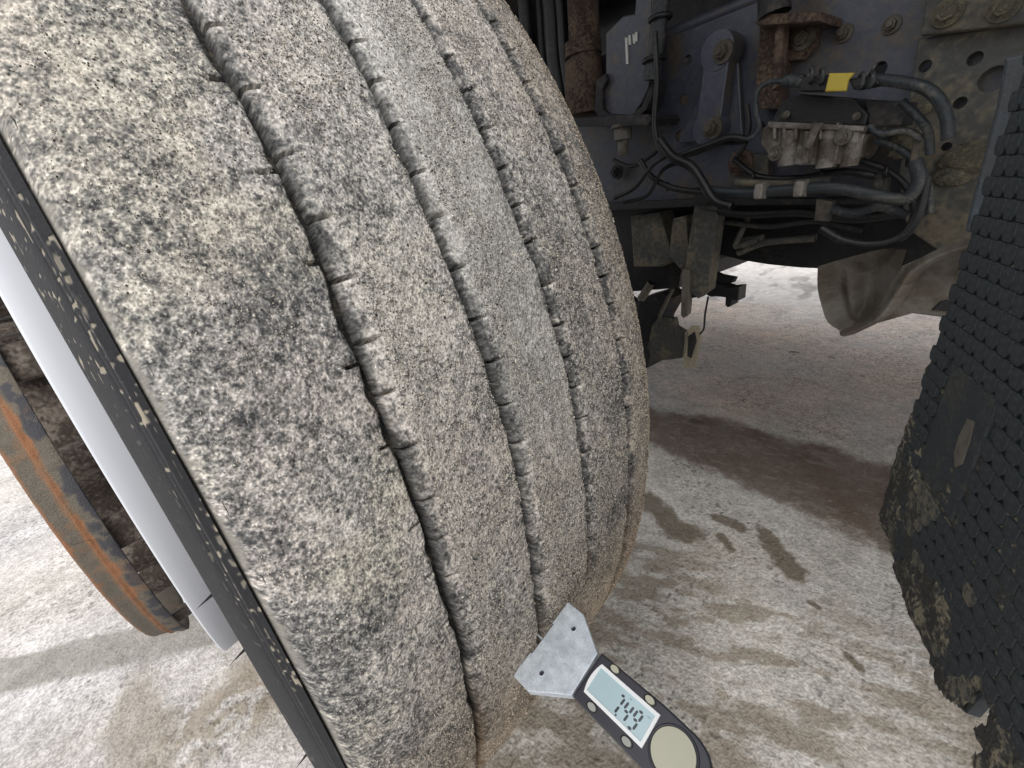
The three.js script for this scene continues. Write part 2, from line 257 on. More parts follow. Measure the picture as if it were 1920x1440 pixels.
for (let k = 0; k < 5; k++) {
  const sipes = []; let a = -60 * D2R + rr(0, 0.04);
  if (k > 0) while (a < 75 * D2R) { sipes.push([a, rr(0.006, 0.0085), 0]); a += rr(0.019, 0.026) / R; }
  if (k === 0) while (a < 75 * D2R) { sipes.push([a, rr(0.004, 0.007), 1]); a += rr(0.026, 0.04) / R; }
  const cols = baseCols.filter((t) => !sipes.some(([s]) => Math.abs(t - s) < 0.0012 / R)).map((t) => [t, null]);
  for (const s of sipes) for (const d of [-1, -0.6, 0.6, 1]) cols.push([s[0] + d * 0.0009 / R, Math.abs(d) < 0.9 ? s : null]);
  cols.sort((p, q) => p[0] - q[0]);
  // cross profile: [fraction or offset from left edge / right edge, drop]
  const prof = [];
  if (k === 0) for (const [o, d] of [[-0.0024, 0.0186], [-0.0017, 0.0165], [-0.001, 0.0145], [0.0, 0.0112], [0.0012, 0.0092], [0.003, 0.0075], [0.006, 0.0056], [0.010, 0.0038], [0.015, 0.0022], [0.021, 0.0008]]) prof.push([0, o, d]);
  else for (const [o, d] of [[0, 0.0088], [0.0003, 0.0056], [0.0007, 0.0034], [0.0014, 0.0022], [0.0028, 0.0016], [0.0043, 0.0011], [0.006, 0.0006], [0.0075, 0.0002]]) prof.push([0, o, d]);
  const tail = k === 4 ? [[-0.021, 0.0008], [-0.015, 0.0020], [-0.010, 0.0034], [-0.006, 0.005], [-0.003, 0.0068], [-0.0012, 0.0085], [0, 0.0105], [0.0015, 0.0145]] : [[-0.0026, 0.0000], [-0.0012, 0.0002], [-0.0005, 0.0006], [0, 0.0015], [0.0001, 0.005], [-0.0002, 0.0088]];
  const xl0 = k === 0 ? 0 : GR[k - 1] + 0.0015, xr0 = k === 4 ? TW : GR[k] - 0.0026, lo = xl0 + prof.at(-1)[1], hi = xr0 + tail[0][0], nTop = Math.max(4, Math.round((hi - lo) / 0.0018));
  for (let j = 1; j < nTop; j++) prof.push([2, j / nTop, 0]);
  for (const [o, d] of tail) prof.push([1, o, d]);
  const g = ring(cols.map((c) => c[0]), prof.length, (t, j, ci) => {
    const [side, o, d] = prof[j], a_ = t * R, sip = cols[ci][1];
    const xl = xl0 + (k === 0 ? (nz(a_ * 40, 9, 411) - 0.5) * 0.0006 : wob(t, k - 1) + (nz(a_ * 120, k, 412) - 0.5) * 0.0008 ), xr = xr0 + (k === 4 ? 0 : wob(t, k) + (nz(a_ * 110, k, 413) - 0.5) * 0.002 + (nz(a_ * 300, k, 415) - 0.5) * 0.0006);
    const x = side === 0 ? xl + o : side === 1 ? xr + o : mix(xl + prof.filter((q) => q[0] === 0).at(-1)[1], xr + tail[0][0], o);
    let r = R + crown(x) - (d > 0.005 && ((k === 0 && side === 1) || (k === 1 && side === 0)) ? 0.005 + (d - 0.005) * 0.62 : d); const top = d < 0.0007 ? 1 : d < 0.003 ? 0.35 : 0.1;
    r += top * relief(a_, x);
    if (sip) { const inn = sip[2] ? xr - x : x - xl; if (inn < sip[1] && d < 0.0088) r -= Math.min(0.0042, 0.0088 - d) * ss(sip[1], sip[1] * 0.8, inn); }
    return [x, r, ...uvT(t, x)];
  });
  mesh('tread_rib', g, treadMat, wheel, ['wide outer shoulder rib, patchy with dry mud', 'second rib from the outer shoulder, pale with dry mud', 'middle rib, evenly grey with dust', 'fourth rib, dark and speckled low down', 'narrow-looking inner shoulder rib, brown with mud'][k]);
}
{ // grains of sand stuck to the tread
  const n = 120000, g = new THREE.IcosahedronGeometry(1, 0), m = new THREE.MeshStandardMaterial({ color: 0xffffff, roughness: 0.95 });
  const inst = new THREE.InstancedMesh(g, m, n), o = new THREE.Object3D(), c = new THREE.Color(); let k = 0;
  for (let tries = 0; k < n && tries < n * 4; tries++) {
    const x = rr(0.003, 0.279), t = rr(-50, 60) * D2R, a = t * R; let e = 1; for (let q = 0; q < 4; q++) { const d = x - GR[q] - wob(t, q); if (d > -0.0036 && d < 0.009) e = d < 0.003 ? 0 : 0.1; }
    const rib = GR.filter((v) => x > v).length, dens = [0.26 + 0.3 * ss(0.02, -0.12, a), 0.5, 0.75, 1, 1][rib] * (0.25 + 1.4 * ss(0.36, 0.62, fbm(a * 34, x * 40, 900, 3))); if (rnd() > dens * e) continue;
    const r = R + crown(x) - (x < 0.021 ? 0.0095 * Math.pow(1 - x / 0.021, 1.6) : x > TW - 0.021 ? 0.0088 * Math.pow(1 - (TW - x) / 0.021, 1.6) : 0) + relief(a, x) + 0.0001, s_ = rr(0.0002, 0.00046) * (rnd() < 0.04 ? 1.7 : 1) * (rib === 0 ? 0.85 : 1);
    o.position.set(x, r * Math.sin(t), r * Math.cos(t)); o.rotation.set(rr(0, 6), rr(0, 6), rr(0, 6)); o.scale.set(s_ * rr(0.7, 1.3), s_ * rr(0.7, 1.3), s_ * rr(0.45, 0.9)); o.updateMatrix(); inst.setMatrixAt(k, o.matrix);
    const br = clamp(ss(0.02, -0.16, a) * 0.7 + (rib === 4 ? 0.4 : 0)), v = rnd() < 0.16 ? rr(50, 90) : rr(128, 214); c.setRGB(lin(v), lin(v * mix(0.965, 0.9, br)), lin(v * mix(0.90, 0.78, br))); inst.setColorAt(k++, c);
  }
  inst.count = k; inst.name = 'grit'; inst.userData.kind = 'stuff'; inst.userData.label = 'grains of dry sand stuck to the tread'; inst.castShadow = inst.receiveShadow = true; wheel.add(inst);
}
{ // casing: outer sidewall, groove floors, inner sidewall
  const cols = []; for (let i = 0; i < 480; i++) cols.push(i / 480 * Math.PI * 2);
  const side = [[-0.0022, 0.5022], [-0.0021, 0.4998], [-0.0036, 0.4985], [-0.0036, 0.4968], [-0.0048, 0.4958], [-0.0053, 0.4928], [-0.0046, 0.4921], [-0.0055, 0.4910], [-0.0064, 0.4886], [-0.0057, 0.4879], [-0.0068, 0.4868], [-0.0085, 0.480], [-0.0104, 0.468], [-0.0114, 0.462], [-0.0121, 0.456], [-0.0126, 0.452], [-0.0119, 0.4513], [-0.0121, 0.4502], [-0.0127, 0.4495], [-0.0126, 0.444], [-0.0122, 0.432], [-0.0105, 0.415], [-0.0065, 0.385], [0.001, 0.345], [0.006, 0.312], [0.009, 0.285], [0.014, 0.268]];
  const sv = [0]; for (let i = 1; i < side.length; i++) sv.push(sv[i - 1] + Math.hypot(side[i][0] - side[i - 1][0], side[i][1] - side[i - 1][1]));
  const SL = sv.at(-1), sideMap = tex(2048, 512, (i, j) => { // a quarter of the way round; v in metres from the shoulder
    const a = i / 2048 * 0.8, v = j / 512 * SL, n = fbm(i / 2048 * 24, v * 60, 600, 4, 24), f = nz(i / 2.2, j / 2.2, 610); let L = 23 + (n - 0.5) * 11 + (f - 0.5) * 9, m = 0;
    const cl = ss(0.4, 0.62, fbm(i / 2048 * 12, v * 20, 630, 2, 12)), W = 0.05 * (fbm(a * 40, v * 40, 640, 2) - 0.5);
    m = ss(0.87, 0.92, nz(a * 150 + W * 60, v * 260, 620)) * cl;
    m = Math.max(m, ss(0.83, 0.89, nz(a * 330, v * 420, 621)) * (0.15 + 0.75 * cl));
    m = Math.max(m, 0.7 * ss(0.79, 0.86, nz(a * 34, v * 420 + W * 20, 622) * 0.8 + 0.2 * nz(a * 500, v * 500, 623)) * cl * ss(0.001, 0.002, v) * ss(0.020, 0.012, v));
    m *= ss(0.075, 0.045, v) ;
    return [mix(L, 172, m * 0.9), mix(L + 1, 162, m * 0.9), mix(L + 5, 142, m * 0.9), 0.35 + m * 0.5 + 0.12 * f];
  }, true);
  sideMap.forEach((t) => { t.wrapT = THREE.ClampToEdgeWrapping; });
  const sm = new THREE.MeshStandardMaterial({ map: sideMap[0], bumpMap: sideMap[1], bumpScale: 0.0012, roughness: 0.8 });
  // splashes are finest near the shoulder: u runs round the wheel, v from the shoulder to the bead
  const outer = ring(cols, side.length, (t, j) => [side[j][0], side[j][1], t / (Math.PI * 2) * 4, sv[j] / SL]);
  outer.setIndex(Array.from(outer.index.array).reverse()); outer.computeVertexNormals();
  const inner = ring(cols, 9, (t, j) => { const q = [[0.2815, 0.5092], [0.287, 0.49], [0.293, 0.455], [0.292, 0.42], [0.286, 0.38], [0.278, 0.34], [0.272, 0.30], [0.262, 0.297], [0.262, 0.28]][j]; return [q[0], q[1], t / (Math.PI * 2) * 4, 0.6]; });
  mesh('tyre', [outer, inner], sm, wheel, 'clean black sidewall of the front tyre with dried splashes');
  const fc = []; { let t = -62 * D2R; while (t < 80 * D2R) { fc.push(t); t += 0.0022 / R; } while (t < 298 * D2R - 0.01) { fc.push(t); t += 2 * D2R; } }
  const fx = [0.002, ...GR.flatMap((g) => [-9, -6, -4.5, -3.3, -2.2, -1.2, -0.2, 0.8, 1.8, 3, 4.5, 7].map((q) => g + q * 0.001)), 0.28];
  const fl = ring(fc, fx.length, (t, j) => { const a = t * R, q = j ? (j - 1) % 12 : 0, g = Math.floor((j - 1) / 12), x = fx[j] + (j && j < fx.length - 1 ? wob(t, g) : 0), ridge = g === 0 && (q === 6 || q === 5) ? 0.0011 : 0;
    return [x, R + crown(x) - (g === 0 ? 0.0073 : 0.0087) + ridge + (fbm(a * 70, x * 160, 440, 3) - 0.5) * 0.003 + (nz(a * 300, x * 500, 441) - 0.5) * 0.001, a, x]; });
  mesh('groove_floor', fl, grooveMat, wheel);
  for (const [px, py] of [[300, 957], [408, 1138], [-4, 928]]) { // moulding hairs standing off the sidewall
    const t = Math.atan2((py < 1000 ? 0.015 : -0.09), 0.44) - (px < 0 ? -0.08 : 0), p = new THREE.Vector3(-0.0125, 0.447 * Math.sin(t), 0.447 * Math.cos(t));
    const h = new THREE.ConeGeometry(0.0008, 0.008, 7); h.rotateZ(Math.PI / 2 + 0.3); h.translate(p.x - 0.0035, p.y, p.z); mesh('rubber_hair', h, M.black, wheel);
  }
}
{ // rim, disc, nuts, hub and the nut ring
  const lathe = (pts, n = 160) => { const g = new THREE.LatheGeometry(pts.map(([x, r]) => new THREE.Vector2(r, x)), n); g.rotateZ(-Math.PI / 2); g.scale(1, 1, 1); return g; }; // profile (x, r) turned about the x axis
  const rimMat = new THREE.MeshPhysicalMaterial({ color: col(214, 217, 223), roughness: 0.6, clearcoat: 0.12, clearcoatRoughness: 0.4 });
  const prof = [[0.014, 0.266], [0.004, 0.2695], [-0.004, 0.2710], [-0.010, 0.2750], [-0.017, 0.2772], [-0.024, 0.2788], [-0.0312, 0.2796], [-0.0328, 0.2782], [-0.0320, 0.2752], [-0.027, 0.2700], [-0.02, 0.2685], [0.01, 0.264], [0.04, 0.258], [0.06, 0.25]];
  mesh('rim', lathe(prof), rimMat, wheel, 'clean silvery white outer rim');
  mesh('wheel_disc', boxUV(lathe([[0.06, 0.25], [0.052, 0.235], [0.03, 0.22], [0.0, 0.205], [-0.012, 0.19], [-0.014, 0.145], [-0.008, 0.135], [0.02, 0.13], [0.02, 0.02]], 96)), M.brown, wheel, 'brown dusty wheel disc');
  mesh('hub', boxUV(lathe([[0.02, 0.148], [-0.062, 0.146], [-0.070, 0.14], [-0.073, 0.06], [-0.07, 0.001]], 64)), M.brown, wheel, 'brown dusty hub end');
  for (let i = 0; i < 10; i++) {
    const t = i / 10 * Math.PI * 2 + 0.21, r = 0.1675;
    const a = cyl(0.022, 0.023, 0.006, 24), h = cyl(0.019, 0.0205, 0.044, 6), s = cyl(0.0105, 0.011, 0.016, 16); a.translate(0, 0.003, 0); h.translate(0, 0.027, 0); s.translate(0, 0.055, 0);
    mesh('wheel_nut', [a, h, s].map((g) => { g.rotateZ(Math.PI / 2); g.translate(-0.014, r * Math.sin(t), r * Math.cos(t)); return boxUV(g); }), M.brown, wheel);
  }
  mesh('added_brake_drum', boxUV(lathe([[0.29, 0.02], [0.29, 0.2], [0.42, 0.205], [0.43, 0.19], [0.43, 0.02]], 64)), M.dark, wheel);  // hidden drum, added to shade the ground behind the tyre
  // rusty hoop: two stepped bands with a worn ridge
  const band = [[-0.0495, 0.2355], [-0.0500, 0.2368], [-0.0545, 0.2355], [-0.0590, 0.2325], [-0.0605, 0.2315], [-0.0620, 0.2318], [-0.0632, 0.2295], [-0.0680, 0.2275], [-0.0735, 0.2255], [-0.0752, 0.2235], [-0.0750, 0.2215], [-0.0680, 0.2235], [-0.0610, 0.2265], [-0.0540, 0.2305], [-0.0498, 0.2330], [-0.0495, 0.2355]];
  const NR = 720, cols = []; for (let i = 0; i < NR; i++) cols.push(i / NR * Math.PI * 2);
  const bl_ = [0]; for (let i = 1; i < band.length; i++) bl_.push(bl_[i - 1] + Math.hypot(band[i][0] - band[i - 1][0], band[i][1] - band[i - 1][1])); const BL = bl_.at(-1);
  const g = ring(cols, band.length, (t, j) => { const e = (nz(t * 40, j * 0.7, 650) - 0.5) * 0.0012; return [band[j][0], band[j][1] + e, t / (Math.PI * 2) * 4, bl_[j] / BL]; });
  const ridges = [bl_[5], bl_[6], bl_[9], bl_[10]];
  const [ra, rb] = tex(2048, 256, (i, j) => { // rust worn bright along the ridges, grey-brown scale between them
    const x = i / 2048 * 24, v = j / 256 * BL, n = fbm(x, v * 60, 660, 4, 24), f = fbm(i / 3, j / 3, 670, 2), gr = hash(i, j, 5) - 0.5;
    let o = Math.max(ss(0.0058, 0.001, Math.abs(v - ridges[0] + (n - 0.5) * 0.006)), ss(0.005, 0.0008, Math.abs(v - ridges[2] + (n - 0.5) * 0.006)), 0.75 * ss(0.005, 0.0005, Math.abs(v - ridges[3])));
    o = clamp(o * (0.35 + 1.0 * n) + (f - 0.5) * 0.3 + ss(0.58, 0.75, n) * 0.35);
    const bk = ss(0.40, 0.58, fbm(x * 1.4, v * 90, 680, 3)) * ss(bl_[3] + 0.002, bl_[3] - 0.003, v) * (1 - o);
    let q = [mix(84, 116, f), mix(80, 108, f), mix(72, 96, f)]; q = q.map((c, k) => mix(mix(c, [148, 98, 64][k], o * 0.85), [60, 60, 66][k], bk * 0.9) + gr * 26); return [...q, 0.5 * n + 0.4 * f + gr * 0.2];
  }, true);
  const ringMat = new THREE.MeshStandardMaterial({ map: ra, bumpMap: rb, bumpScale: 0.0012, roughness: 0.85 });
  mesh('guard_ring', g, ringMat, wheel, 'rusty brown steel nut guard ring with orange ridges');
  for (let i = 0; i < 10; i++) { // tabs carrying the ring
    const t = i / 10 * Math.PI * 2 - 0.02;
    const b1 = new RoundedBoxGeometry(0.004, 0.03, 0.075, 2, 0.0015), b2 = new RoundedBoxGeometry(0.03, 0.03, 0.004, 2, 0.0015); b1.translate(-0.026, 0, 0.195); b2.translate(-0.040, 0, 0.2285);
    mesh('ring_bracket', [b1, b2].map((q) => { q.rotateX(-t); return boxUV(q); }), M.brown, wheel);
  }
}

// ------------------------------------------------------------------ chassis
{
  const X = 0.75;
  const holes = [[1290, 113, 10], [1283, 187, 11], [1275, 255, 11], [1648, 130, 14], [1735, 122, 16]];
  const z0 = -1.6, z1 = 1.0, s = new THREE.Shape([[z0, 0.64], [z1, 0.64], [z1, 0.868], [z0, 0.868]].map((q) => new THREE.Vector2(...q)));
  for (const [a, b, r] of holes) { const p = at(a, b, X), h = new THREE.Path(); h.absellipse(p.z, p.y, r * sz(a, b, X), r * sz(a, b, X), 0, Math.PI * 2, true); s.holes.push(h); }
  const web = plateGeo(s, X, 0.008, 0);
  const lip = boxUV(new RoundedBoxGeometry(0.07, 0.014, z1 - z0, 3, 0.006)); lip.translate(X + 0.033, 0.868, (z0 + z1) / 2);
  const rail = mesh('chassis_rail', [web, lip], M.rail, truck, 'dark blue-grey chassis rail with bolts and holes');
  for (const [a, b, r] of holes.slice(1, 3)) { const p = at(a, b, X), k = r * sz(a, b, X), c = cyl(k * 0.98, k * 0.98, 0.004, 24); c.rotateZ(Math.PI / 2); c.translate(X + 0.004, p.y, p.z); mesh('hole_plug', boxUV(c), M.cast, rail); }
  bolt(1583, 63, X, 17, rail); bolt(1672, 47, X, 17, rail);
  // gusset with a link between two large bolts
  plate('gusset', [[1332, 120], [1384, 116], [1392, 258], [1272, 268]], X - 0.012, 0.008, M.rail, rail);
  const arm = at(1357, 97, X - 0.02), arm2 = at(1338, 240, X - 0.02);
  const c1 = new THREE.Shape(); { const w = 0.0165, d = new THREE.Vector2(arm2.z - arm.z, arm2.y - arm.y).normalize(), n = new THREE.Vector2(-d.y, d.x).multiplyScalar(w); c1.moveTo(arm.z + n.x, arm.y + n.y); c1.lineTo(arm2.z + n.x, arm2.y + n.y); c1.lineTo(arm2.z - n.x, arm2.y - n.y); c1.lineTo(arm.z - n.x, arm.y - n.y); }
  const ends = [[arm, 0.021], [arm2, 0.02]].map(([p, r]) => { const c = cyl(r, r, 0.026, 32); c.rotateZ(Math.PI / 2); c.translate(X - 0.024, p.y, p.z); return boxUV(c); });
  const lk = mesh('link', [plateGeo(c1, X - 0.036, 0.02), ...ends], M.rail, truck, 'dark link between two large bolts on the rail');
  for (const [a, b, r] of [[1357, 97, 22], [1338, 240, 20]]) bolt(a, b, X - 0.037, r, lk);
  // thicker overlapping plates at the right
  plate('gusset_plate', [[1722, 72], [1920, 46], [2000, 40], [2000, 420], [1760, 470], [1700, 430], [1684, 330], [1702, 200]], X - 0.016, 0.012, M.plate, truck, 'dusty brown gusset plate pierced by round holes', [[1735, 124, 14], [1828, 110, 16], [1862, 148, 26], [1800, 193, 14], [1775, 275, 11]]);
  plate('cover_plate', [[1742, -60], [1726, 66], [1760, 62], [1930, 42], [1990, 30], [1990, -60]], X - 0.034, 0.016, M.plate, truck, 'upper overlapping steel plate');
  for (const [a, b] of [[1778, 24], [1884, 14]]) bolt(a, b, X - 0.035, 26, truck, 'mud-caked bolt on the upper plate', M.clod, 0.2);
}
{ // spring hanger and upright pieces at the left
  plate('hanger_plate', [[1168, 30], [1190, 26], [1196, -60], [1222, -60], [1220, 130], [1216, 165], [1204, 192], [1188, 214], [1168, 222], [1130, 219], [1121, 205], [1120, 168], [1136, 142], [1136, 62]], 0.70, 0.02, M.rail, truck, 'dark blue hanger plate with rounded foot and faint white marks');
  plate('foot_flange', [[1118, 150], [1134, 138], [1138, 150], [1128, 170], [1130, 205], [1140, 213], [1180, 216], [1202, 200], [1212, 176], [1224, 150], [1226, 170], [1212, 205], [1190, 226], [1164, 230], [1128, 226], [1114, 208]], 0.692, 0.03, M.dark, truck, 'rounded lip of the hanger foot');
  for (const [a, b, c, d] of [[1172, 70, 1175, 120], [1178, 66, 1180, 84], [1186, 64, 1188, 82], [1191, 60, 1192, 78]]) plate('paint_mark', [[a, b], [a + 4, b], [c + 3, d], [c - 1, d]], 0.6985, 0.001, M.paint, truck);
  const tb = curve([[1240, -60], [1237, 30], [1226, 118], [1222, 150]], 0.685); mesh('pipe', tubeGeo(tb, 0.0105, 30), M.hose, truck, 'dark green-grey pipe standing by the hanger');
  for (const [a, b] of [[1238, 34], [1226, 112]]) { const p = at(a, b, 0.685), t = new THREE.TorusGeometry(0.0125, 0.003, 10, 28); t.rotateX(Math.PI / 2); t.translate(p.x, p.y, p.z); mesh('pipe_clamp', boxUV(t), M.black, truck); }
  const p1 = at(1095, 60, 0.72), post = cyl(0.024, 0.024, 0.2, 28); post.translate(p1.x, p1.y + 0.03, p1.z); const foot = cyl(0.03, 0.034, 0.075, 28); const p2 = at(1096, 165, 0.72); foot.translate(p2.x, p2.y, p2.z); const cup = cyl(0.029, 0.029, 0.018, 28); cup.translate(p2.x, p2.y + 0.052, p2.z);
  mesh('damper', [post, foot, cup].map((g) => boxUV(g)), M.rust, truck, 'rust-brown damper standing behind the tyre');
  for (const [a, r] of [[985, 0.012], [1012, 0.009], [1034, 0.014], [1052, 0.008]]) mesh('cable', tubeGeo(curve([[a - 8, -60], [a, 20], [a + 6, 110], [a + 24, 220]], 0.7 + 0.03 * rnd()), r, 30), M.black, truck);
  plate('ledge', [[1060, 222], [1216, 214], [1222, 224], [1215, 236], [1060, 238]], 0.67, 0.07, M.dark, truck, 'narrow dark ledge under the hanger');
  const b = at(1168, 262, 0.685), h = cyl(0.014, 0.014, 0.016, 6), st = cyl(0.008, 0.008, 0.026, 16), w = cyl(0.017, 0.017, 0.004, 20); h.translate(b.x, b.y + 0.008, b.z); st.translate(b.x, b.y - 0.008, b.z); w.translate(b.x, b.y + 0.018, b.z);
  mesh('bolt', [h, st, w].map((g) => boxUV(g)), M.bolt, truck, 'bolt hanging below the ledge');
  // rusty channel bracket
  const ch = group('channel_bracket', truck, 'rusty channel bracket bolted to the rail');
  plate('web', [[1424, 44], [1466, 40], [1458, 205], [1414, 205]], 0.715, 0.03, M.rust, ch);
  plate('rib', [[1454, 44], [1470, 42], [1462, 160], [1446, 170]], 0.70, 0.016, M.rust, ch);
  plate('top_ledge', [[1414, 42], [1440, 26], [1540, 22], [1538, 40], [1420, 48]], 0.69, 0.06, M.rust, ch);
  plate('ear', [[1464, 40], [1536, 38], [1530, 85], [1506, 112], [1464, 116]], 0.738, 0.01, M.rust, ch);
  bolt(1507, 72, 0.738, 22, ch);
  mesh('pipe', tubeGeo(curve([[1452, -60], [1452, 28]], 0.70), 0.016, 12), M.dark, truck, 'short pipe above the rusty bracket');
}
{ // brake valve and its lines
  const v = group('brake_valve', truck, 'cast brake valve with black cap and yellow tag');
  const Xv = 0.66;
  plate('body', [[1428, 240], [1448, 232], [1608, 238], [1622, 252], [1604, 296], [1584, 308], [1500, 310], [1452, 304], [1426, 270]], Xv, 0.06, M.cast, v, 'dusty cast metal valve body');
  plate('flange', [[1440, 228], [1622, 236], [1618, 247], [1438, 240]], Xv - 0.008, 0.07, M.cast, v);
  plate('rib', [[1508, 246], [1520, 246], [1514, 306], [1502, 306]], Xv - 0.01, 0.02, M.cast, v);
  for (const [a, b, r] of [[1478, 278, 0.0105], [1552, 280, 0.011], [1596, 276, 0.0085]]) { const p = at(a, b, Xv), c = cyl(r, r * 0.9, 0.034, 28); c.translate(Xv + 0.004, p.y, p.z); mesh('lobe', boxUV(c), M.cast, v); }
  for (const a of [1448, 1466, 1488, 1534, 1566]) plate('rib', [[a, 230], [a + 7, 230], [a + 6, 262], [a, 262]], Xv - 0.007, 0.012, M.cast, v);
  plate('port', [[1536, 262], [1562, 258], [1560, 284], [1538, 286]], Xv - 0.004, 0.02, M.dark, v);
  { const p = at(1523, 254, Xv - 0.012), c = cyl(0.004, 0.004, 0.022, 12); c.rotateX(0.3); c.translate(p.x, p.y, p.z); mesh('pin', boxUV(c), M.cast, v); }
  plate('cap', [[1466, 190], [1500, 176], [1600, 184], [1628, 214], [1622, 236], [1446, 230]], Xv + 0.006, 0.05, M.black, v, 'black cap of the valve');
  plate('side_block', [[1622, 186], [1700, 190], [1690, 236], [1628, 240]], Xv + 0.012, 0.04, M.dark, v);
  bolt(1455, 287, Xv - 0.002, 14, v); bolt(1582, 256, Xv - 0.006, 15, v); for (const [a, b] of [[1474, 215], [1606, 218]]) bolt(a, b, Xv, 7, v);
  plate('yellow_tag', [[1554, 137], [1602, 136], [1590, 151], [1586, 171], [1546, 172]], Xv - 0.026, 0.004, M.yellow, v, 'small yellow plastic tag');
  plate('connector', [[1494, 144], [1556, 140], [1548, 172], [1500, 172]], Xv - 0.02, 0.024, M.black, v); plate('connector', [[1590, 148], [1640, 140], [1650, 158], [1600, 168]], Xv - 0.02, 0.024, M.black, v);
  for (const [a, b] of [[1520, 140], [1540, 142], [1614, 152], [1632, 150]]) { const p = at(a, b, Xv - 0.022), t = new THREE.TorusGeometry(0.0055, 0.0018, 8, 20); t.rotateY(0.6); t.translate(p.x, p.y, p.z); mesh('ring_clip', boxUV(t), M.hose, v); }
  mesh('hose', tubeGeo(curve([[1470, 152], [1490, 151], [1505, 153]], 0.645), 0.0055, 10), M.hose, truck, 'short hose end left of the yellow tag');
  mesh('tube', tubeGeo(curve([[1478, 152], [1444, 154], [1424, 166], [1417, 188], [1420, 216], [1424, 240], [1410, 258], [1380, 262]], 0.655), 0.0026, 60), M.hose, truck, 'thin bent line looping down left of the valve');
  mesh('hose', tubeGeo(curve([[1638, 148], [1690, 154], [1732, 164], [1752, 178], [1768, 200], [1776, 226], [1778, 260]], 0.645), 0.0046, 96, 0.1), M.hose, truck, 'corrugated hose curving down right of the yellow tag');
  mesh('hose', tubeGeo(curve([[1690, 190], [1722, 220], [1740, 246], [1744, 290]], 0.66), 0.0034, 72, 0.1), M.hose, truck, 'corrugated hose behind the valve');
  plate('strut', [[1716, 232], [1732, 236], [1716, 312], [1704, 306]], 0.675, 0.012, M.plate, truck);
  // harness
  mesh('hose', tubeGeo(curve([[1330, 358], [1400, 362], [1480, 356], [1560, 352], [1640, 366], [1700, 372], [1722, 340], [1716, 300]], 0.66), 0.0056, 260, 0.09), M.hose, truck, 'long corrugated harness running level under the valve');
  for (const [a, b] of [[1428, 358], [1503, 353]]) { const p = at(a, b, 0.655), c = cyl(0.0088, 0.0088, 0.01, 24); c.rotateX(Math.PI / 2); c.translate(p.x, p.y, p.z); const k = new RoundedBoxGeometry(0.006, 0.016, 0.009, 2, 0.002); k.translate(p.x - 0.007, p.y, p.z); mesh('harness_clip', [boxUV(c), boxUV(k)], M.cast, truck); }
  mesh('strap', tubeGeo(curve([[1380, 342], [1480, 344], [1560, 334]], 0.68), 0.004, 20), M.plate, truck);
  mesh('hose', tubeGeo(curve([[1236, 262], [1262, 294], [1296, 312], [1316, 340], [1340, 376], [1372, 388]], 0.645), 0.0055, 96, 0.11), M.black, truck, 'corrugated conduit slanting down beside the link');
  mesh('cable', tubeGeo(curve([[1228, 60], [1232, 150], [1228, 240], [1244, 286], [1290, 290], [1350, 268], [1400, 262], [1432, 232]], 0.665), 0.0034, 120), M.black, truck, 'black cable drooping below the link');
  mesh('cable', tubeGeo(curve([[1270, 294], [1330, 272], [1370, 258], [1402, 262]], 0.655), 0.0038, 50), M.black, truck);
  mesh('cable', tubeGeo(curve([[1152, 372], [1190, 352], [1224, 310], [1250, 292]], 0.665), 0.003, 50), M.black, truck);
  mesh('cable', tubeGeo(curve([[1170, 380], [1214, 366], [1244, 318], [1290, 300]], 0.675), 0.0026, 50), M.black, truck);
  mesh('hose', tubeGeo(curve([[1540, 428], [1580, 450], [1640, 458], [1690, 444], [1716, 414], [1728, 380], [1738, 330]], 0.67), 0.0042, 80), M.black, truck, 'thick black hose looping low beside the curved shield');
  for (const [pts, X, r, m] of [
    [[[1376, 300], [1420, 330], [1500, 334], [1580, 322], [1640, 330]], 0.69, 0.0036, M.black], [[[1640, 262], [1680, 276], [1714, 300], [1740, 344], [1744, 400]], 0.68, 0.0032, M.hose], [[[1610, 300], [1660, 318], [1700, 352], [1712, 410], [1680, 452]], 0.7, 0.0032, M.black],
    [[[1320, 392], [1400, 402], [1500, 398], [1600, 410], [1690, 400]], 0.735, 0.0052, M.black], [[[1360, 416], [1440, 424], [1530, 414], [1620, 432]], 0.75, 0.004, M.dark], [[[1200, 300], [1220, 330], [1260, 352], [1330, 362]], 0.68, 0.004, M.black],
    [[[1150, 300], [1182, 312], [1210, 300], [1236, 280]], 0.7, 0.003, M.black], [[[1400, 196], [1404, 240], [1392, 280], [1376, 300]], 0.7, 0.003, M.black], [[[1628, 236], [1650, 250], [1700, 246], [1730, 262]], 0.665, 0.003, M.hose], [[[1560, 392], [1600, 400], [1650, 388], [1700, 404]], 0.69, 0.0046, M.hose]]) mesh('cable', tubeGeo(curve(pts, X), r, 70), m, truck);
  for (const [a, b] of [[1412, 332], [1540, 326], [1660, 322], [1252, 350], [1704, 300]]) { const p = at(a, b, 0.686), t = new THREE.TorusGeometry(0.0052, 0.0014, 8, 20); t.rotateY(0.4); t.translate(p.x, p.y, p.z); mesh('cable_tie', boxUV(t), M.black, truck); }
  plate('pipe_bracket', [[1626, 322], [1668, 330], [1660, 372], [1632, 366]], 0.705, 0.01, M.plate, truck); plate('pipe_bracket', [[1300, 352], [1322, 350], [1326, 384], [1302, 386]], 0.72, 0.01, M.dark, truck);
  bolt(1646, 345, 0.704, 8, truck, 'small bolt on a pipe bracket'); bolt(1568, 318, 0.72, 9, truck, 'small bolt under the valve');
  bolt(1390, 305, 0.72, 24, truck, 'brown bolt and washer left of the valve', M.rust); bolt(1158, 322, 0.74, 14, truck, 'small dark bolt near the tyre', M.dark);
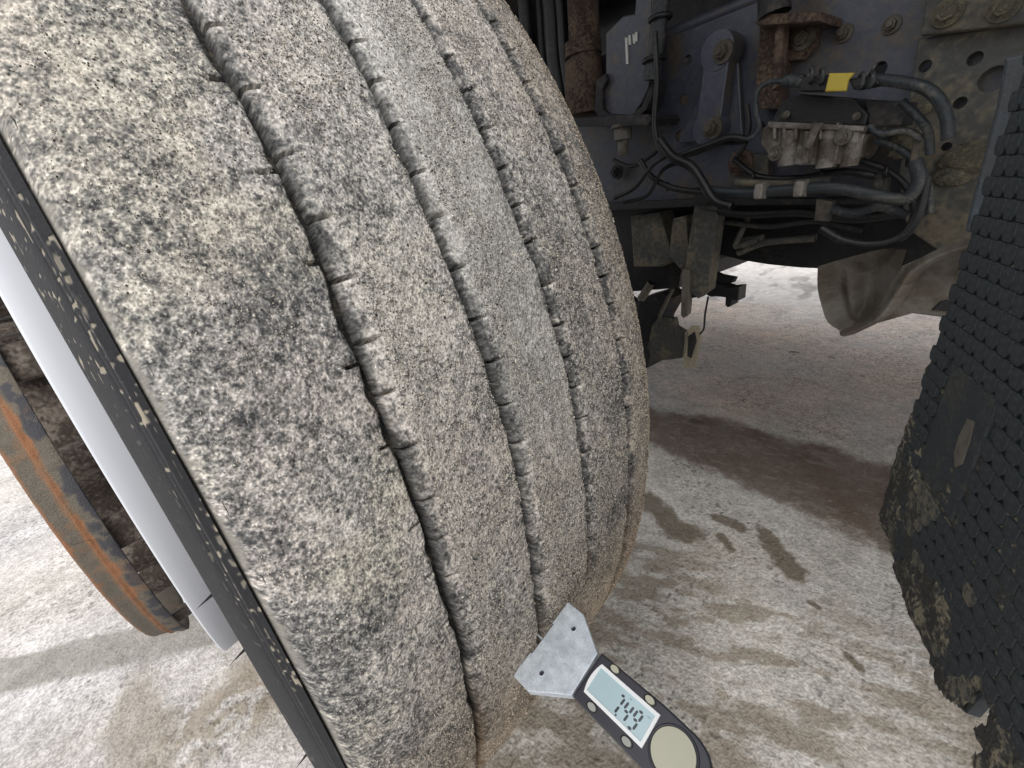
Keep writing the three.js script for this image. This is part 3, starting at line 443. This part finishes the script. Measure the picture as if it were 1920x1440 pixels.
  plate('mount_plate', [[1372, 284], [1440, 290], [1440, 340], [1366, 344]], 0.722, 0.014, M.plate, truck);
  // clods of dry mud stuck on the gusset
  const clod = (a, b, X, r) => { const g = new THREE.IcosahedronGeometry(1, 4), p = g.attributes.position, c = at(a, b, X), k = r * sz(a, b, X); for (let i = 0; i < p.count; i++) { const x = p.getX(i), y = p.getY(i), z = p.getZ(i), q = 0.6 + 0.8 * fbm(x * 2 + y * 1.3 + 5, z * 2 - y * 1.3, 700 + a, 4); p.setXYZ(i, c.x + x * q * k * 0.45, c.y + y * q * k * 0.7, c.z + z * q * k); } g.computeVertexNormals(); return boxUV(g); };
  for (const [a, b, r] of [[1694, 272, 32], [1730, 196, 26], [1812, 296, 40], [1786, 330, 26]]) mesh('mud_clod', clod(a, b, 0.73, r), M.clod, truck);
}
{ // dark underside: sump, axle parts, brackets
  const body = (x, y, z, cx, cy, cz, m = M.dark, n = 'underbody_block', r = 0.02, l) => { const g = boxUV(new RoundedBoxGeometry(x, y, z, 3, r)); g.translate(cx, cy, cz); return mesh(n, g, m, truck, l); };
  plate('sump', [[1130, 392], [1200, 384], [1560, 380], [1700, 380], [1860, 360], [1880, 470], [1700, 520], [1545, 504], [1500, 502], [1440, 496], [1390, 488], [1346, 477], [1320, 470], [1276, 512], [1272, 540], [1170, 548]], 0.80, 0.35, M.black, truck, 'dark sump and cross-members under the chassis');
  body(0.9, 0.42, 1.7, 1.45, 0.83, -0.7, M.black, 'engine', 0.05, 'dark engine bulk behind the rail');
  plate('lower_rail_flange', [[1100, 382], [1330, 372], [1700, 372], [1700, 384], [1330, 386], [1100, 398]], 0.735, 0.05, M.dark, truck);
  plate('cross_plate', [[1090, 240], [1260, 300], [1340, 345], [1360, 385], [1140, 388]], 0.765, 0.02, M.dark, truck);
  plate('axle_seat', [[1182, 404], [1236, 398], [1262, 480], [1240, 500], [1188, 500]], 0.76, 0.09, M.plate, truck);
  const br = group('stop_bracket', truck, 'grey steel bracket tapering to a spike under the rail');
  plate('web', [[1302, 384], [1342, 384], [1346, 410], [1338, 470], [1328, 545], [1308, 560], [1290, 545], [1284, 500]], 0.73, 0.022, M.plate, br);
  plate('side_plate', [[1262, 410], [1286, 404], [1292, 480], [1278, 508], [1254, 480], [1258, 440]], 0.745, 0.03, M.plate, br);
  plate('spike', [[1278, 505], [1294, 505], [1288, 590], [1280, 597], [1276, 590]], 0.725, 0.014, M.shield, br);
  plate('spike', [[1296, 505], [1310, 508], [1304, 558], [1292, 560]], 0.735, 0.012, M.dark, br);
  for (const [a, b, c, d] of [[1404, 404, 1378, 462], [1378, 462, 1420, 448]]) mesh('stay_rod', tubeGeo(curve([[a, b], [(a + c) / 2 - 2, (b + d) / 2 + 3], [c, d]], 0.76), 0.0045, 14), M.plate, truck);
  plate('stay_bar', [[1380, 448], [1428, 440], [1430, 450], [1384, 464]], 0.765, 0.012, M.plate, truck); mesh('stay_rod', tubeGeo(curve([[1384, 474], [1430, 456], [1530, 446]], 0.77), 0.005, 20), M.plate, truck);
  plate('tab', [[1530, 372], [1562, 378], [1552, 416], [1526, 414]], 0.70, 0.012, M.plate, truck);
  // height sensor hanging against the light
  const s = group('height_sensor', truck, 'small black level sensor with thin rod, against the bright ground');
  plate('arm', [[1306, 510], [1330, 506], [1352, 516], [1378, 521], [1374, 530], [1362, 532], [1350, 536], [1338, 534], [1334, 527], [1322, 528], [1318, 534], [1328, 540], [1322, 544], [1306, 540], [1302, 524]], 0.80, 0.012, M.black, s);
  plate('housing', [[1328, 536], [1345, 532], [1368, 540], [1386, 538], [1384, 564], [1373, 563], [1370, 574], [1364, 577], [1359, 572], [1360, 558], [1342, 556], [1332, 557], [1324, 553], [1326, 547], [1332, 546]], 0.792, 0.026, M.black, s);
  mesh('rod', tubeGeo(curve([[1328, 556], [1322, 590], [1319, 618], [1312, 626]], 0.80), 0.0017, 24), M.black, s);
  // foot of the sensor: grey plate and clear tag
  plate('foot_plate', [[1222, 610], [1235, 594], [1265, 597], [1268, 612], [1284, 622], [1286, 640], [1278, 672], [1222, 678], [1214, 650]], 0.86, 0.012, M.plate, s, 'grey plate holding the sensor rod');
  const clear = new THREE.MeshPhysicalMaterial({ color: col(226, 222, 206), roughness: 0.2, transmission: 0.85, thickness: 0 });
  plate('clear_tag', [[1284, 624], [1296, 612], [1312, 612], [1314, 630], [1304, 690], [1280, 690]], 0.835, 0.006, clear, s, 'translucent plastic tag');
  plate('tag_clip', [[1290, 630], [1302, 622], [1306, 640], [1296, 672], [1288, 668]], 0.832, 0.003, M.dark, s);
  mesh('stay_rod', tubeGeo(curve([[1202, 560], [1222, 530]], 0.80), 0.008, 10), M.shield, truck); mesh('stay_rod', tubeGeo(curve([[1236, 594], [1262, 540]], 0.84), 0.004, 10), M.shield, truck); plate('knuckle', [[1198, 560], [1240, 548], [1258, 560], [1236, 600], [1214, 690], [1190, 690]], 0.87, 0.06, M.dark, truck);
  body(0.68, 0.12, 0.1, 0.62, 0.37, -0.03, M.dark, 'added_axle_beam', 0.02);  // mostly hidden beam, added to block light behind the tyre
  body(0.75, 0.33, 1.9, 1.62, 0.64, -0.5, M.black, 'added_gearbox', 0.05);  // bulk added to darken the ground under the chassis
  body(0.09, 0.07, 1.5, 0.66, 0.47, -0.72, M.dark, 'added_leaf_spring', 0.01);  // spring added along with the beam for more shade below
  // bodywork added overhead to shade everything under the truck
  body(2.3, 0.08, 5.4, 1.5, 1.15, 0.35, M.dark, 'cab_floor', 0.02, 'dark underside of the cab');
  body(0.05, 0.74, 4.6, 2.35, 0.82, -0.4, M.black, 'added_far_skirt', 0.01);  // hidden panel, added and lowered to cut light from the far side
  body(0.01, 0.27, 2.6, 1.60, 0.735, -0.3, M.rail, 'far_chassis_rail', 0.004);
}
{ // curved shield behind the flap
  const sh = group('curved_shield', truck, 'dented grey curved shield hanging below the chassis');
  const surf = (fa, fb, n, m, bul, mat, name, label) => { // skin between two edge curves, bulging outboard
    const ca = fa.getSpacedPoints(n), cb = fb.getSpacedPoints(n), p = [], uv = [], id = [];
    for (let k = 0; k < 2; k++) for (let i = 0; i <= n; i++) for (let j = 0; j <= m; j++) { const s_ = j / m, q = ca[i].clone().lerp(cb[i], s_); q.x += bul(i / n, s_) + k * 0.004; p.push(q.x, q.y, q.z); uv.push(q.z, q.y); }
    const W = m + 1, H = (n + 1) * W; for (let k = 0; k < 2; k++) for (let i = 0; i < n; i++) for (let j = 0; j < m; j++) { const a = k * H + i * W + j; k ? id.push(a, a + W, a + 1, a + 1, a + W, a + W + 1) : id.push(a, a + 1, a + W, a + 1, a + W + 1, a + W); }
    const g = new THREE.BufferGeometry(); g.setAttribute('position', new THREE.Float32BufferAttribute(p, 3)); g.setAttribute('uv', new THREE.Float32BufferAttribute(uv, 2)); g.setIndex(id); g.computeVertexNormals(); return mesh(name, g, mat, sh, label);
  };
  surf(curve([[1533, 500], [1533, 540], [1540, 572], [1552, 604], [1574, 620]], 0.66), curve([[1700, 470], [1690, 500], [1674, 540], [1650, 586], [1606, 622]], 0.645), 40, 30, (u, v) => 0.05 * Math.sin(Math.PI * v) * (1 - u * 0.6) - 0.018 * Math.exp(-Math.pow((v - 0.3 - 0.2 * u) / 0.12, 2)) * Math.sin(Math.PI * clamp(u + 0.1)), M.shield, 'lobe', 'dished lobe of the shield');
  surf(curve([[1574, 621], [1640, 590], [1676, 540], [1704, 500], [1762, 466], [1852, 440]], 0.63), curve([[1606, 625], [1668, 592], [1704, 550], [1728, 512], [1776, 482], [1856, 456]], 0.632), 60, 8, (u, v) => -0.016 * Math.sin(Math.PI * v), M.shield, 'lip', 'rolled lip of the shield');
  plate('panel', [[1612, 616], [1650, 572], [1672, 530], [1690, 500], [1768, 466], [1860, 440], [1920, 470], [1920, 606], [1795, 599], [1710, 588]], 0.638, 0.006, M.shield, sh, 'flat mottled panel of the shield');
  plate('hole_patch', [[1745, 582], [1762, 566], [1812, 556], [1816, 586]], 0.636, 0.004, M.black, sh); plate('fold', [[1790, 510], [1836, 488], [1838, 498], [1800, 516]], 0.63, 0.01, M.shield, sh);  // black patch on the panel stands for the shade inside a hole
}

// ------------------------------------------------------------------ mud flap
{
  const flap = group('mud_flap', truck, 'black rubber mud flap of small raised pads, caked with yellow mud below');
  const E0 = new THREE.Vector3(0.46, 0, 0.6), dir = new THREE.Vector3(-0.895, 0, 0.444).normalize(), nrm = new THREE.Vector3(dir.z, 0, -dir.x).normalize(); if (nrm.dot(eye.clone().sub(E0)) < 0) nrm.negate();
  const hit = (px, py) => { const d = dirOf(px, py).transformDirection(toTruck), t = E0.clone().sub(eye).dot(nrm) / d.dot(nrm), q = eye.clone().addScaledVector(d, t); return [q.clone().sub(E0).dot(dir), q.y]; };
  flap.position.copy(E0); // local frame of the flap: x along its width, y up, z out of its face
  flap.quaternion.setFromRotationMatrix(new THREE.Matrix4().makeBasis(dir, new THREE.Vector3(0, 1, 0), dir.clone().cross(new THREE.Vector3(0, 1, 0))));
  const zs = dir.clone().cross(new THREE.Vector3(0, 1, 0)).dot(nrm) > 0 ? 1 : -1;
  const bottom = [[1654, 962], [1676, 1036], [1701, 1108], [1727, 1181], [1769, 1285], [1790, 1318], [1812, 1338], [1830, 1318], [1848, 1300], [1858, 1326], [1864, 1354], [1850, 1360], [1834, 1362], [1846, 1395], [1856, 1408], [1838, 1416], [1844, 1446], [1850, 1490]].map(([a, b]) => hit(a, b));
  const s = new THREE.Shape(); s.moveTo(0.0, 0.84); for (const [h, y] of bottom) s.lineTo(h, y); s.lineTo(0.5, 0.3); s.lineTo(0.5, 0.84);
  const inside = (h, y) => { let c = false; const P = s.getPoints(); for (let i = 0, j = P.length - 1; i < P.length; j = i++) if ((P[i].y > y) !== (P[j].y > y) && h < (P[j].x - P[i].x) * (y - P[i].y) / (P[j].y - P[i].y) + P[i].x) c = !c; return c; };
  const sheet = new THREE.ExtrudeGeometry(s, { depth: 0.005, bevelEnabled: false }); if (zs < 0) sheet.translate(0, 0, 0); else sheet.translate(0, 0, -0.005);
  mesh('sheet', boxUV(sheet), M.flap, flap, 'rubber backing sheet with a torn lower edge');
  const [ph, py] = hit(1792, 826), pads = [];
  const dh = 0.0118, dy = 0.0098;
  for (let j = 0; j < 76; j++) for (let i = 0; i < 56; i++) {
    const h = 0.004 + i * dh + (j % 2) * dh * 0.5, y = 0.25 + j * dy; if (!inside(h, y) || !inside(h + 0.004, y) || !inside(h, y - 0.006) || h > 0.48 || y > 0.83) continue;
    if (Math.abs((h - ph) / 0.028) < 1 && Math.abs((y - py) / 0.04) < 1) continue;
    const q = E0.clone().addScaledVector(dir, h).setY(y); pads.push([h, y, q.distanceTo(eye)]);
  }
  const shapes = [0, 1, 2].map(() => { // pad: a flat block whose lower corners are cut away, so that dark pits open between neighbours
    const w = dh * 0.488, t = dy * 0.495, q = new THREE.Shape();
    q.setFromPoints([[-w, -t * 0.3], [-w * 0.86, -t * 0.5], [-w * 0.6, -t * 0.97], [w * 0.5, -t], [w * 0.74, -t * 0.6], [w, -t * 0.34], [w, t * 0.9], [w * 0.9, t], [-w * 0.9, t], [-w, t * 0.9]].map(([a, b]) => new THREE.Vector2(a * rr(0.95, 1), b * rr(0.96, 1))));
    const g = new THREE.ExtrudeGeometry(q, { depth: 0.0022, bevelEnabled: true, bevelThickness: 0.0005, bevelSize: 0.0005, bevelOffset: -0.0005, bevelSegments: 1 }); g.translate(0, 0, -0.0006); if (zs < 0) g.rotateY(Math.PI); return boxUV(g);
  });
  const [, yt] = hit(1720, 1000);
  const fate = (h, y) => { const n = fbm(h * 22, y * 22, 800, 3) + 0.55 * ss(yt + 0.12, yt - 0.1, y) * 1 - 0.1; return n > 1.0 ? M.flapMud : n > 0.66 ? M.flapDusty : M.flap; };
  pads.sort((p, q) => p[2] - q[2]);
  const rest = new Map();
  const vis = pads.filter(([h, y]) => { const w = E0.clone().addScaledVector(dir, h).setY(y).applyMatrix4(truck.matrixWorld).project(camera); return Math.abs(w.x) < 1 && Math.abs(w.y) < 1 && w.z < 1; });
  const near = new Set(vis.slice(0, 300));
  for (const p of pads) {
    const [h, y] = p, m = fate(h, y), g = shapes[Math.floor(rnd() * 3)];
    if (near.has(p)) { const k = mesh('pad', g, m, flap); k.position.set(h, y, 0); k.rotation.z = rr(-0.06, 0.06); }
    else { if (!rest.has(m)) rest.set(m, []); const c = g.clone(); c.translate(h, y, 0); rest.get(m).push(c); }
  }
  for (const [m, list] of rest) mesh('pad_field', list, m, flap).userData.kind = 'stuff';
  { const g = new RoundedBoxGeometry(0.052, 0.076, 0.003, 3, 0.0014); g.translate(ph, py, zs * 0.0003); mesh('smooth_panel', boxUV(g), M.flap, flap, 'smooth moulded panel on the flap'); }
  { const q = [[1826, 786], [1838, 792], [1828, 832], [1814, 872], [1802, 878], [1800, 852], [1808, 822]].map(([a, b]) => new THREE.Vector2(...hit(a, b))), g = new THREE.ExtrudeGeometry(new THREE.Shape(q), { depth: 0.0007, bevelEnabled: false }); g.translate(0, 0, zs * 0.0019 - (zs < 0 ? 0.0007 : 0)); mesh('scuff', boxUV(g), M.shield, flap, 'pale scuff on the smooth panel'); }
  { // mud caked over the pads of the lower half: a lumpy coat that sinks below the pads where it thins out
    const N = 260, Mr = 300, h0 = 0, h1 = 0.5, y0 = 0.26, y1 = yt + 0.2, p = [], uv = [], id = [], ok = [];
    for (let j = 0; j <= Mr; j++) for (let i = 0; i <= N; i++) {
      const h = mix(h0, h1, i / N), y = mix(y0, y1, j / Mr), n = fbm(h * 30, y * 30, 810, 4), f = fbm(h * 150 + y * 60, y * 150, 820, 3), z = -0.001 + 0.0042 * (ss(yt + 0.15, yt - 0.1, y) * 0.95 + (n - 0.5) * 1.7 + 0.04) + (f - 0.5) * 0.0032;
      p.push(h, y, zs * Math.min(z, 0.0042)); uv.push(h, y); ok.push(inside(h, y) && z > -0.0005);
    }
    for (let j = 0; j < Mr; j++) for (let i = 0; i < N; i++) { const a = j * (N + 1) + i, b_ = a + 1, c = a + N + 1, d = c + 1; if (ok[a] && ok[b_] && ok[c] && ok[d]) zs > 0 ? id.push(a, b_, d, a, d, c) : id.push(a, d, b_, a, c, d); }
    const g = new THREE.BufferGeometry(); g.setAttribute('position', new THREE.Float32BufferAttribute(p, 3)); g.setAttribute('uv', new THREE.Float32BufferAttribute(uv, 2)); g.setIndex(id); g.computeVertexNormals();
    const [m, b2] = tex(1024, 1024, (i, j) => { const x = i / 1024 * 0.25, y = j / 1024 * 0.25, n = fbm(i / 1024 * 20, j / 1024 * 20, 830, 4, 20), f = fbm(i / 1024 * 120 + n * 3, j / 1024 * 120, 840, 3, 120), k = ss(0.46, 0.68, n * 0.5 + f * 0.5), gr = (hash(i, j, 4) - 0.5) * 22; return [mix(50, 122, k) + gr, mix(50, 115, k) + gr, mix(48, 96, k) + gr, 0.5 * n + 0.5 * f]; }, true);
    m.repeat.set(4, 4); b2.repeat.set(4, 4);
    mesh('caked_mud', g, new THREE.MeshStandardMaterial({ map: m, bumpMap: b2, bumpScale: 0.003, roughness: 0.95 }), flap, 'dark and yellow-brown mud caked on the lower flap').userData.kind = 'stuff';
  }
  // smooth plastic edge of the mudguard beside the flap
  plate('mudguard', [[1809, 432], [1822, 380], [1842, 300], [1868, 200], [1884, 110], [1960, 90], [1960, 380], [1900, 430], [1870, 438], [1846, 436], [1830, 440]], 0.5, 0.006, M.mudguard, truck, 'smooth blue-grey mudguard edge beside the flap');
}

// ------------------------------------------------------------------ tread depth gauge
{
  const G = new THREE.Group(); G.name = 'tread_depth_gauge'; scene.add(G);
  G.userData = { label: 'black digital tread depth gauge with silver head reading 7.49 against the tyre', category: 'depth gauge' };
  const X = new THREE.Vector3(0.65, -0.22, 0.727).normalize(), Y = new THREE.Vector3(0.676, 0.605, -0.421), Z = X.clone().cross(Y).normalize(); Y.copy(Z).cross(X);
  for (const v of [X, Y, Z]) v.applyQuaternion(camera.quaternion);
  const D = 0.268; G.position.copy(camera.position).addScaledVector(dirOf(1013.5, 1196.5), D); G.quaternion.setFromRotationMatrix(new THREE.Matrix4().makeBasis(X, Y, Z));
  const mm = 0.001, shp = (p) => new THREE.Shape(p.map(([a, b]) => new THREE.Vector2(a * mm, b * mm)));
  const ext = (sh, z0, z1, bev, seg = 3) => { const g = new THREE.ExtrudeGeometry(sh, { depth: (z1 - z0) * mm - 2 * bev * mm, bevelEnabled: bev > 0, bevelThickness: bev * mm, bevelSize: bev * mm, bevelOffset: -bev * mm, bevelSegments: seg, curveSegments: 32 }); g.translate(0, 0, (z0 + bev) * mm); return g; };
  // brushed, scratched cast metal
  const [am, ab] = tex(512, 512, (i, j) => { const n = fbm(i / 46, j / 46, 900, 5), f = fbm(i / 9 + j / 40, j / 9, 910, 3), sc = ss(0.965, 0.99, nz(i / 2.2 + j / 5, j / 60 + i / 44, 920)) + ss(0.97, 0.99, nz(i / 40, j / 1.8 - i / 6, 921)); const L = 218 + (n - 0.5) * 56 + (f - 0.5) * 50 + sc * 20 - ss(0.58, 0.7, f) * 26; return [L - 8, L, L + 8, 0.4 + 0.5 * n + 0.3 * f - sc * 0.3]; }, true);
  am.repeat.set(20, 20); ab.repeat.set(20, 20);
  const metal = new THREE.MeshStandardMaterial({ map: am, bumpMap: ab, bumpScale: 0.00016, roughness: 0.42, metalness: 0.35 });
  const black = new THREE.MeshPhysicalMaterial({ color: col(50, 50, 58), roughness: 0.42 });
  const hs = shp([[0, -26.4], [13.2, -26.2], [35.2, -10.8], [34.2, 15.6], [13.3, 28.4], [0, 28.2], [0, 11.5], [1.2, 11.5], [1.2, -10], [0, -10]]);
  for (const y of [17.6, -13.8]) { const h = new THREE.Path(); h.absellipse(0.0137, y * mm, 0.0015, 0.0015, 0, 7, true); hs.holes.push(h); }
  const head = mesh('head', boxUV(ext(hs, -6.5, 0, 0.6)), metal, G, 'scratched silver metal head');
  for (const y of [17.6, -13.8]) { const g = cyl(0.00145, 0.00145, 0.004, 20); g.rotateX(Math.PI / 2); g.translate(0.0137, y * mm, -0.0032); mesh('screw', g, black, head); const t = new THREE.TorusGeometry(0.0018, 0.00032, 8, 28); t.translate(0.0137, y * mm, 0.0001); mesh('screw_rim', t, metal, head); }
  { const g = cyl(0.0009, 0.0006, 0.012, 12); g.rotateZ(Math.PI / 2); g.translate(-0.003, 0.0006, -0.003); mesh('probe_pin', g, metal, G); }
  const o = 3.8; // the body's axis
  const bs = new THREE.Shape(); bs.moveTo(0.0362, (o - 14.4) * mm); bs.lineTo(0.076, (o - 14.9) * mm); bs.bezierCurveTo(0.094, (o - 15) * mm, 0.1065, (o - 11) * mm, 0.107, (o - 2) * mm); bs.bezierCurveTo(0.1075, (o + 8) * mm, 0.102, (o + 12) * mm, 0.094, (o + 13.2) * mm); bs.lineTo(0.076, (o + 14.2) * mm); bs.lineTo(0.0362, (o + 13.6) * mm);
  mesh('body', ext(bs, -10, 1.2, 1.4, 4), black, G, 'black plastic body');
  const fr = new THREE.Shape(); fr.moveTo(0.0402, (o - 8.8) * mm); fr.lineTo(0.0776, (o - 8.9) * mm); fr.lineTo(0.0776, (o + 8.9) * mm); fr.lineTo(0.0402, (o + 8.8) * mm); fr.quadraticCurveTo(0.0368, o * mm, 0.0402, (o - 8.8) * mm);
  const wn = new THREE.Path(); const w0 = 0.0408, w1 = 0.0757, wy = 6.9; wn.moveTo(w0, (o - wy) * mm); wn.lineTo(w0, (o + wy) * mm); wn.lineTo(w1, (o + wy) * mm); wn.lineTo(w1, (o - wy) * mm); fr.holes.push(wn);
  const whiteP = new THREE.MeshStandardMaterial({ color: col(236, 238, 238), roughness: 0.5 });
  const frame = mesh('screen_frame', ext(fr, 0.8, 1.9, 0.25), whiteP, G, 'white frame of the screen');
  const W = 1024, H = 384, cv = document.createElement('canvas'); cv.width = W; cv.height = H; const x = cv.getContext('2d');
  x.fillStyle = 'rgb(172,196,202)'; x.fillRect(0, 0, W, H);
  x.fillStyle = 'rgb(30,40,50)';
  const segs = { 7: 'abc', 4: 'fgbc', 9: 'abcdfg' }; // seven-segment figures
  const digit = (ch, X0, Y0, w, h, t) => { const sk = 0.1 * h, P = { a: [[0, 0], [w, 0]], b: [[w, 0], [w, h / 2]], c: [[w, h / 2], [w, h]], d: [[0, h], [w, h]], e: [[0, h / 2], [0, h]], f: [[0, 0], [0, h / 2]], g: [[0, h / 2], [w, h / 2]] };
    for (const q of segs[ch]) { let [[a, b], [c2, d2]] = P[q]; const L = Math.hypot(c2 - a, d2 - b), ux = (c2 - a) / L, uy = (d2 - b) / L, gp = t * 0.3; a += ux * gp; b += uy * gp; c2 -= ux * gp; d2 -= uy * gp; const pts = [[a, b], [a + (ux - uy) * t / 2, b + (uy + ux) * t / 2], [c2 + (-ux - uy) * t / 2, d2 + (-uy + ux) * t / 2], [c2, d2], [c2 + (-ux + uy) * t / 2, d2 + (-uy - ux) * t / 2], [a + (ux + uy) * t / 2, b + (uy - ux) * t / 2]]; x.beginPath(); pts.forEach(([m, n], i) => { const xx = X0 + m + sk * (1 - n / h), yy = Y0 + n; i ? x.lineTo(xx, yy) : x.moveTo(xx, yy); }); x.fill(); } };
  digit('7', 440, 92, 88, 266, 38); x.fillRect(546, 344, 28, 28); digit('4', 600, 92, 94, 266, 38); digit('9', 764, 92, 94, 266, 38);
  x.font = '34px sans-serif'; x.fillText('mm', 930, 84); x.font = '28px sans-serif'; x.fillText('INC', 604, 62);
  const ct = new THREE.CanvasTexture(cv); ct.colorSpace = THREE.SRGBColorSpace;
  const lcd = new THREE.PlaneGeometry(w1 - w0, 2 * wy * mm); lcd.translate((w0 + w1) / 2, o * mm, 1.35 * mm);
  mesh('screen', lcd, new THREE.MeshPhysicalMaterial({ map: ct, roughness: 0.28, clearcoat: 0.5, clearcoatRoughness: 0.1 }), frame, 'pale blue screen reading 7.49');
  const grey = new THREE.MeshStandardMaterial({ color: col(158, 160, 152), roughness: 0.6 }), beige = new THREE.MeshStandardMaterial({ color: col(182, 180, 160), roughness: 0.55 });
  for (const [bx, by, up] of [[47.4, 11.3, 1], [70.1, 11.1, 1], [47.9, -11.5, 0], [70.4, -11.6, 0]]) { const g = cyl(0.0016, 0.0018, 0.0012, 28); g.rotateX(Math.PI / 2); g.scale(1.6, 1, 1); g.translate(bx * mm, (o + by) * mm, 1.5 * mm); const b = mesh('button', g, up ? beige : grey, G); const t = new THREE.TorusGeometry(0.0020, 0.0003, 8, 32); t.scale(1.55, 1, 1); t.translate(bx * mm, (o + by) * mm, 1.25 * mm); mesh('button_rim', t, new THREE.MeshStandardMaterial({ color: col(22, 22, 26), roughness: 0.5 }), b); }
  const cx = 0.0898, cy = (o - 0.6) * mm; { const g = cyl(0.0104, 0.0107, 0.0014, 64); g.rotateX(Math.PI / 2); g.translate(cx, cy, 1.5 * mm); mesh('battery_cover', g, beige, G, 'round beige cover'); const t = new THREE.TorusGeometry(0.0113, 0.0007, 12, 64); t.translate(cx, cy, 1.2 * mm); mesh('cover_rim', t, black, G); }
  { const g = cyl(0.0008, 0.0008, 0.001, 14); g.rotateX(Math.PI / 2); g.translate(0.1035, (o + 3) * mm, 1.25 * mm); mesh('rivet', g, metal, G); }
}
renderer.render(scene, camera);
